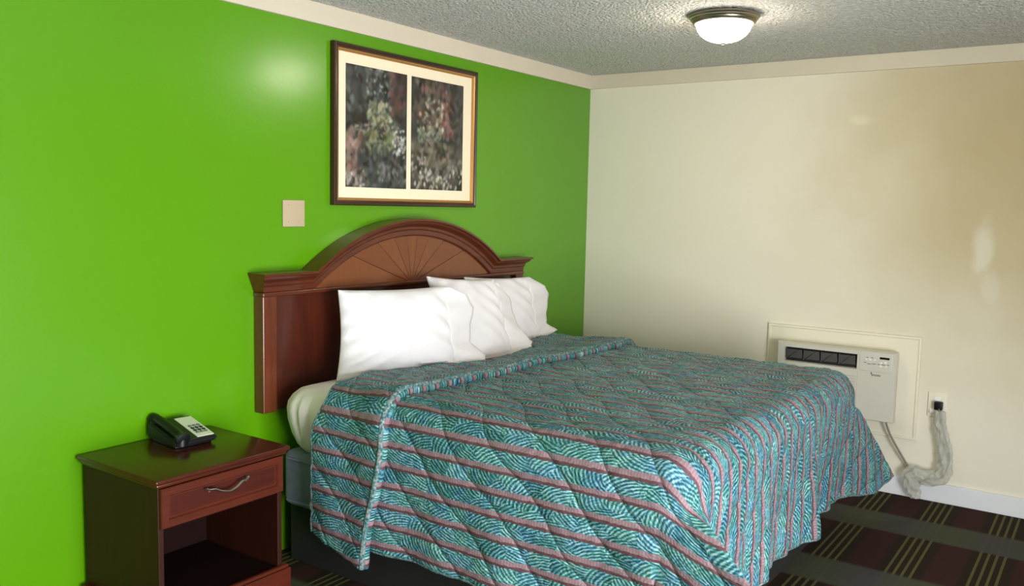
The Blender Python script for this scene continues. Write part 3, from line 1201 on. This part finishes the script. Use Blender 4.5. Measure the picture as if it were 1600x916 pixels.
obj('frame', frame_ring(bmesh.new(), [(0.0, -0.002), (0.0, -0.028), (0.004, -0.033), (0.012, -0.034), (0.016, -0.030), (0.022, -0.028), (0.026, -0.012)]), M['frame_dark'], pic)
g_ = obj('gilt_lip', frame_ring(bmesh.new(), [(0.021, -0.024), (0.024, -0.029), (0.030, -0.026), (0.036, -0.018), (0.036, -0.010)]), M['gold'], pic)
g_['label'] = 'gilt inner lip of the frame'
obj('mat_board', nbox(PX0 + 0.02, PX1 - 0.02, -0.014, -0.004, PZ0 + 0.02, PZ1 - 0.02), M['mat'], pic)


def paint(kind, nx, nz):
    """a loose impressionist garden, laid down in dabs; returns nz x nx x 3 in sRGB 0-255"""
    r = np.random.default_rng(5 if kind == 'a' else 9)
    zz, xx = np.mgrid[0:nz, 0:nx]
    u = xx / (nx - 1)
    v = zz / (nz - 1)            # 0 bottom, 1 top
    img = np.zeros((nz, nx, 3))
    img[:] = (46, 50, 44)
    def dab(cx, cy, rx, ry, col, a, rot=0.0):
        dx, dy = u - cx, (v - cy)
        c, s = math.cos(rot), math.sin(rot)
        p, q = dx * c + dy * s, -dx * s + dy * c
        d = (p / rx) ** 2 + (q / ry) ** 2
        m = np.clip(1.4 - d, 0, 1)[..., None] * a
        img[:] = img * (1 - m) + np.array(col) * m
    def scatter(n, x0, x1, y0, y1, size, cols, a=0.7, jit=22, asp=1.4):
        for _ in range(n):
            col = np.array(cols[r.integers(len(cols))]) + r.normal(0, jit, 1) + r.normal(0, jit * 0.3, 3)
            dab(r.uniform(x0, x1), r.uniform(y0, y1), size * r.uniform(0.6, 1.6), size * r.uniform(0.6, 1.6) / asp, np.clip(col, 0, 255), a, r.uniform(-1.2, 1.2))
    dk = [(40, 44, 40), (56, 60, 52), (34, 36, 36), (66, 72, 62)]
    if kind == 'a':
        scatter(330, 0, 1, 0, 1, 0.05, dk)
        scatter(90, 0, 0.75, 0.62, 1.0, 0.035, [(58, 66, 62), (84, 92, 82), (40, 46, 46)])
        scatter(40, 0.3, 0.7, 0.78, 1.0, 0.016, [(176, 178, 168), (130, 134, 124)])
        scatter(50, 0.72, 1.0, 0.62, 1.0, 0.045, [(112, 68, 62), (92, 56, 50), (70, 48, 44)])
        scatter(80, 0.34, 0.72, 0.50, 0.72, 0.026, [(168, 166, 110), (134, 140, 96), (200, 200, 150), (96, 104, 76)])
        scatter(60, 0.05, 0.85, 0.44, 0.54, 0.028, [(150, 138, 116), (120, 110, 94), (168, 160, 134)], asp=3)
        scatter(50, 0.35, 0.78, 0.30, 0.46, 0.04, [(122, 132, 78), (96, 108, 66), (140, 146, 96)], asp=2)
        scatter(60, 0.0, 0.24, 0.08, 0.46, 0.04, [(146, 104, 92), (120, 86, 76), (160, 124, 108)])
        scatter(120, 0.2, 0.95, 0.0, 0.32, 0.04, [(48, 54, 52), (66, 74, 68), (38, 42, 42), (92, 100, 94)])
        scatter(70, 0.76, 1.0, 0.26, 0.52, 0.020, [(214, 214, 206), (232, 230, 222), (150, 152, 146), (60, 66, 58)], a=0.85)
        scatter(40, 0.0, 0.3, 0.0, 0.14, 0.020, [(206, 196, 182), (164, 150, 136), (110, 104, 92)], a=0.8)
        scatter(40, 0.5, 1.0, 0.05, 0.2, 0.022, [(120, 124, 118), (88, 94, 88)])
    else:
        scatter(330, 0, 1, 0, 1, 0.05, [(58, 54, 44), (72, 66, 54), (46, 44, 40), (88, 82, 66)])
        scatter(90, 0.1, 0.8, 0.6, 1.0, 0.035, [(120, 72, 60), (96, 84, 64), (140, 82, 70), (74, 66, 54)])
        scatter(50, 0.55, 0.8, 0.5, 0.95, 0.035, [(142, 74, 68), (116, 62, 56)])
        scatter(80, 0.15, 0.62, 0.52, 0.82, 0.026, [(176, 166, 132), (200, 192, 160), (142, 130, 100), (104, 92, 72)])
        scatter(60, 0.12, 0.55, 0.42, 0.54, 0.032, [(128, 134, 104), (150, 152, 122), (98, 104, 80)], asp=2.4)
        scatter(60, 0.75, 1.0, 0.3, 1.0, 0.05, [(52, 50, 46), (66, 62, 54), (40, 40, 38)])
        scatter(80, 0.05, 0.8, 0.22, 0.42, 0.035, [(110, 100, 74), (86, 82, 62), (132, 112, 88)])
        scatter(50, 0.0, 0.32, 0.1, 0.3, 0.022, [(150, 138, 118), (92, 88, 74), (184, 174, 152)])
        scatter(110, 0.02, 1.0, 0.0, 0.18, 0.021, [(206, 196, 176), (168, 158, 138), (226, 218, 202), (78, 74, 60)], a=0.85)
        scatter(40, 0.45, 1.0, 0.16, 0.28, 0.028, [(134, 128, 106), (100, 96, 80)])
    for _ in range(3):
        pad = np.pad(img, ((1, 1), (1, 1), (0, 0)), mode='edge')
        img = (pad[:-2, 1:-1] + pad[2:, 1:-1] + pad[1:-1, :-2] + pad[1:-1, 2:] + 2 * img) / 6
    grey = img.mean(axis=2, keepdims=True)
    img = grey + (img - grey) * 0.72
    img = 62 + (img - 62) * 0.86
    return np.clip(img, 0, 255)


def print_mesh(kind, x0, x1, z0, z1):
    nx, nz = 132, 172
    img = paint(kind, nx, nz)
    lin = np.where(img / 255 <= 0.04045, img / 255 / 12.92, ((img / 255 + 0.055) / 1.055) ** 2.4)
    X_, Z_ = np.linspace(x0, x1, nx), np.linspace(z0, z1, nz)
    vf = [(x, -0.0156, z) for z in Z_ for x in X_]
    fc = []
    for j in range(nz - 1):
        for i in range(nx - 1):
            a = j * nx + i
            fc.append((a, a + 1, a + nx + 1, a + nx))
    me = bpy.data.meshes.new('garden_print')
    off = pic.location
    me.from_pydata([(x - off.x, y - off.y, z - off.z) for x, y, z in vf], [], fc)
    at_ = me.color_attributes.new('print', 'FLOAT_COLOR', 'POINT')
    rgba = np.ones((nx * nz, 4), dtype=np.float32)
    rgba[:, :3] = lin.reshape(-1, 3)
    at_.data.foreach_set('color', rgba.ravel())
    me.materials.append(M['print'])
    o = bpy.data.objects.new('garden_print', me)
    COL.objects.link(o)
    o.parent = pic
    sm = o.modifiers.new('thickness', 'SOLIDIFY')
    sm.thickness = 0.0012
    return o


p_ = print_mesh('a', -2.266, -1.846, 1.638, 2.204)
p_['label'] = 'left print, stream and white blossom'
p_ = print_mesh('b', -1.812, -1.392, 1.640, 2.203)
p_['label'] = 'right print, path under red trees'

# ------------------------------------------------------------------ ceiling light
LX, LY = -1.352, -1.462
cl = thing('ceiling_light', 'lit flush ceiling light with white glass bowl and nickel rim', 'ceiling light', (LX, LY, RH - 0.001))
obj('rim', lathe(bmesh.new(), [(0.02, RH - 0.001), (0.148, RH - 0.001), (0.156, RH - 0.006), (0.157, RH - 0.014), (0.150, RH - 0.019), (0.150, RH - 0.024),
                              (0.143, RH - 0.029), (0.141, RH - 0.036), (0.134, RH - 0.042), (0.128, RH - 0.044), (0.124, RH - 0.040), (0.124, RH - 0.020), (0.02, RH - 0.020)], LX, LY, 64), M['metal'], cl, smooth=True)
bowl = [(0.1235, RH - 0.034)]
for i in range(0, 15):
    a = i / 14 * PI / 2
    bowl.append((0.1235 * math.cos(a) ** 0.85, RH - 0.036 - 0.088 * math.sin(a)))
bowl[-1] = (0.0, RH - 0.124)
bo = obj('glass_bowl', lathe(bmesh.new(), bowl, LX, LY, 48), M['glow'], cl, smooth=True)
obj('finial', lathe(bmesh.new(), [(0.0, RH - 0.122), (0.010, RH - 0.124), (0.011, RH - 0.128), (0.006, RH - 0.132), (0.006, RH - 0.136), (0.0, RH - 0.139)], LX, LY, 20), M['metal'], cl, smooth=True)

# ------------------------------------------------------------------ air conditioner
ac = thing('air_conditioner', 'beige through-wall air conditioner set in the cream wall beyond the bed', 'air conditioner', (-0.012, -1.71, 0.425))
AY0, AY1, AZ0, AZ1, AXF = -2.030, -1.392, 0.428, 0.806, -0.130
obj('sleeve', nbox(-0.095, -0.0125, AY0 + 0.002, AY1 - 0.002, AZ0 + 0.002, AZ1 - 0.002, 0.004), M['ac_side'], ac)
# front moulding with openings cut out: build from bars around them
VY0, VY1, VZ0, VZ1 = -1.836, -1.430, 0.702, 0.786
bm = bmesh.new()
front = []
ys = [AY0, VY0, VY1, AY1]
zs = [AZ0, VZ0, VZ1, AZ1]
for i in range(3):
    for j in range(3):
        if i == 1 and j == 1:
            continue
        vv = [bm.verts.new((AXF, ys[i], zs[j])), bm.verts.new((AXF, ys[i + 1], zs[j])), bm.verts.new((AXF, ys[i + 1], zs[j + 1])), bm.verts.new((AXF, ys[i], zs[j + 1]))]
        bm.faces.new(vv)
bmesh.ops.remove_doubles(bm, verts=bm.verts[:], dist=1e-5)
# outer bevelled skirt back to the sleeve, and the recess of the outlet
def ring_v(y0, y1, z0, z1, x):
    return [bm.verts.new((x, y0, z0)), bm.verts.new((x, y1, z0)), bm.verts.new((x, y1, z1)), bm.verts.new((x, y0, z1))]
def find(y, z):
    return min(bm.verts, key=lambda v: (v.co - Vector((AXF, y, z))).length)
fr_ = [find(AY0, AZ0), find(AY1, AZ0), find(AY1, AZ1), find(AY0, AZ1)]
# split the outer edge into runs by simply bridging with matching points
def skirt(pts0, x1, grow):
    pass
oy = [AY0, VY0, VY1, AY1]
oz = [AZ0, VZ0, VZ1, AZ1]
loop0 = [(y, AZ0) for y in oy] + [(AY1, z) for z in oz[1:]] + [(y, AZ1) for y in oy[::-1][1:]] + [(AY0, z) for z in oz[::-1][1:-1]]
prev = [find(y, z) for y, z in loop0]
cy_, cz_ = (AY0 + AY1) / 2, (AZ0 + AZ1) / 2
for (g, x_) in ((0.012, AXF + 0.014), (0.014, AXF + 0.022), (0.014, -0.060)):
    cur = []
    for y, z in loop0:
        yy = y + (g if y == AY1 else -g if y == AY0 else 0) * 0.6
        zz = z + (g if z == AZ1 else -g if z == AZ0 else 0) * 0.45
        cur.append(bm.verts.new((x_, yy, zz)))
    for k in range(len(cur)):
        k2 = (k + 1) % len(cur)
        bm.faces.new((prev[k], prev[k2], cur[k2], cur[k]))
    prev = cur
inn = [find(VY0, VZ0), find(VY1, VZ0), find(VY1, VZ1), find(VY0, VZ1)]
dp = ring_v(VY0 + 0.004, VY1 - 0.004, VZ0 + 0.004, VZ1 - 0.004, AXF + 0.030)
for k in range(4):
    bm.faces.new((inn[k], inn[(k + 1) % 4], dp[(k + 1) % 4], dp[k]))
fm = obj('front_panel', bm, M['ac'], ac)
# dark air outlet with tilted vanes
obj('outlet_recess', nbox(AXF + 0.024, AXF + 0.034, VY0 + 0.002, VY1 - 0.002, VZ0 + 0.002, VZ1 - 0.002), M['black_matte'], ac)
for k in range(4):
    y0 = VY1 - 0.012 - k * 0.098
    bm = bmesh.new()
    vts = [(AXF + 0.004, y0, VZ1 - 0.012), (AXF + 0.004, y0 - 0.088, VZ1 - 0.012), (AXF + 0.020, y0 - 0.088, VZ0 + 0.022), (AXF + 0.020, y0, VZ0 + 0.022)]
    a = [bm.verts.new(p) for p in vts]
    b = [bm.verts.new((p[0] + 0.003, p[1], p[2] - 0.003)) for p in vts]
    bm.faces.new(a)
    bm.faces.new(b[::-1])
    for q in range(4):
        bm.faces.new((a[q], b[q], b[(q + 1) % 4], a[(q + 1) % 4]))
    # diagonal rib and side fin that catch the light
    tube(bm, [(AXF + 0.003, y0 - 0.020, VZ0 + 0.020), (AXF + 0.003, y0 - 0.066, VZ1 - 0.014)], 0.0022, 6)
    box(bm, AXF + 0.003, AXF + 0.022, y0 - 0.002, y0 + 0.001, VZ0 + 0.016, VZ1 - 0.010)
    obj('vane', bm, M['fin'], ac)
# intake grille slits
for k in range(14):
    z = 0.658 - k * 0.0155
    obj('intake_slit', nbox(AXF - 0.0012, AXF + 0.004, -1.832, -1.432, z, z + 0.006), M['ac_side'], ac)
obj('door_seam', nbox(AXF - 0.0008, AXF + 0.004, -1.8425, -1.8405, 0.432, 0.695), M['ac_side'], ac)
# control area
cp = obj('control_panel', nbox(AXF - 0.003, AXF + 0.004, -2.018, -1.850, 0.700, 0.790, 0.0015), M['ac'], ac)
d_ = obj('display', nbox(AXF - 0.0045, AXF - 0.002, -2.005, -1.955, 0.772, 0.784), M['black'], cp)
d_['label'] = 'black display window'
for (y, z, w, h, m_) in ((-1.885, 0.764, 0.012, 0.010, 'white_plastic'), (-1.905, 0.764, 0.012, 0.010, 'white_plastic'), (-1.928, 0.764, 0.012, 0.010, 'white_plastic'),
                         (-1.962, 0.752, 0.013, 0.010, 'white_plastic'), (-1.985, 0.756, 0.013, 0.010, 'white_plastic'), (-1.962, 0.732, 0.013, 0.010, 'white_plastic'),
                         (-1.988, 0.732, 0.013, 0.010, 'white_plastic')):
    obj('button', nbox(AXF - 0.006, AXF - 0.002, y - w / 2, y + w / 2, z - h / 2, z + h / 2, 0.0012), M[m_], cp)
for (y, z, w) in ((-1.880, 0.746, 0.014), (-1.900, 0.740, 0.018), (-1.925, 0.742, 0.022), (-1.950, 0.742, 0.010), (-1.975, 0.742, 0.020), (-1.890, 0.776, 0.010), (-1.915, 0.776, 0.012), (-2.000, 0.744, 0.010)):
    obj('printed_mark', nbox(AXF - 0.0036, AXF - 0.002, y - w / 2, y + w / 2, z - 0.0017, z + 0.0017), M['grey_print'], cp)
# small script emblem below the controls
bm = bmesh.new()
em = []
for i in range(60):
    q = i / 59
    em.append((AXF - 0.0010, -1.912 - 0.052 * q, 0.680 + 0.006 * math.sin(q * 26) * (1.6 if q < 0.16 else 0.7) + (0.004 if q < 0.16 else 0)))
tube(bm, em, 0.0015, 5)
e_ = obj('script_emblem', bm, M['grey_print'], ac)
e_['label'] = 'small dark script emblem'
# power cord
cordpts = smoothpath([(-0.075, -1.995, 0.432), (-0.072, -1.998, 0.405), (-0.068, -2.022, 0.345), (-0.060, -2.068, 0.265), (-0.052, -2.122, 0.180), (-0.050, -2.150, 0.145),
                      (-0.050, -2.155, 0.075), (-0.050, -2.175, 0.055), (-0.050, -2.190, 0.110), (-0.045, -2.235, 0.135), (-0.040, -2.285, 0.145), (-0.040, -2.312, 0.200),
                      (-0.040, -2.318, 0.270), (-0.040, -2.295, 0.360), (-0.042, -2.275, 0.430), (-0.044, -2.262, 0.490), (-0.040, -2.250, 0.530)], 7)
pc = obj('power_cord', tube(bmesh.new(), cordpts, 0.0055, 10), M['cord'], ac, smooth=True)
pc['label'] = 'grey power cord'
bm = nbox(-0.046, -0.011, -2.268, -2.226, 0.515, 0.560, 0.006, 3)
pl = obj('plug', bm, M['black'], pc, smooth=True)

# ------------------------------------------------------------------ wall outlet
wo = thing('wall_outlet', 'white wall outlet holding a plug, right of the air conditioner', 'outlet', (-0.001, -2.238, 0.545))
obj('cover_plate', nbox(-0.008, -0.0005, -2.283, -2.190, 0.470, 0.605, 0.003, 3), M['panel_cream'], wo, smooth=True)
for z in (0.512, 0.565):
    obj('socket', nbox(-0.0115, -0.006, -2.252, -2.218, z - 0.017, z + 0.017, 0.006, 3), M['white_plastic'], wo, smooth=True)
obj('night_button', nbox(-0.018, -0.010, -2.226, -2.200, 0.488, 0.512, 0.004, 2), M['white_plastic'], wo, smooth=True)

# ------------------------------------------------------------------ plastic sleeve round the cord
def film_bm():
    bm = bmesh.new()
    path_ = smoothpath([(-0.050, -2.262, 0.515), (-0.050, -2.262, 0.450), (-0.052, -2.282, 0.370), (-0.055, -2.300, 0.290), (-0.058, -2.304, 0.210), (-0.062, -2.285, 0.155),
                        (-0.066, -2.235, 0.140), (-0.070, -2.175, 0.150), (-0.074, -2.140, 0.140), (-0.078, -2.150, 0.085), (-0.078, -2.168, 0.040), (-0.078, -2.172, 0.018)], 9)
    wid = [0.024, 0.028, 0.030, 0.033, 0.036, 0.037, 0.040, 0.041, 0.040, 0.037, 0.030, 0.020]
    n = len(path_)
    r = random.Random(2)
    ph = [r.uniform(0, 6.3) for _ in range(6)]
    rings = []
    for i, p in enumerate(path_):
        q = i / (n - 1) * (len(wid) - 1)
        k = min(int(q), len(wid) - 2)
        w = wid[k] + (wid[k + 1] - wid[k]) * (q - k)
        d = (path_[min(i + 1, n - 1)] - path_[max(i - 1, 0)]).normalized()
        a = Vector((1, 0, 0))
        b = d.cross(a).normalized()
        ring = []
        for j in range(28):
            th = 2 * PI * j / 28
            cr = 1 + 0.14 * math.sin(5 * th + i * 0.31 + ph[0]) + 0.10 * math.sin(9 * th - i * 0.53 + ph[1]) + 0.06 * math.sin(i * 0.9 + 3 * th)
            pp = p + a * (math.cos(th) * min(w, 0.030) * 0.72 * cr) + b * (math.sin(th) * w * cr)
            pp.x = min(pp.x, -0.018)
            ring.append(bm.verts.new(pp))
        rings.append(ring)
    for A, B in zip(rings, rings[1:]):
        for j in range(28):
            bm.faces.new((A[j], A[(j + 1) % 28], B[(j + 1) % 28], B[j]))
    return bm


tag(obj('plastic_sleeve', film_bm(), M['film'], smooth=60, loc=(-0.06, -2.2, 0.02)),
    'crumpled clear plastic sleeve hanging round the cord below the outlet', 'plastic sleeve')
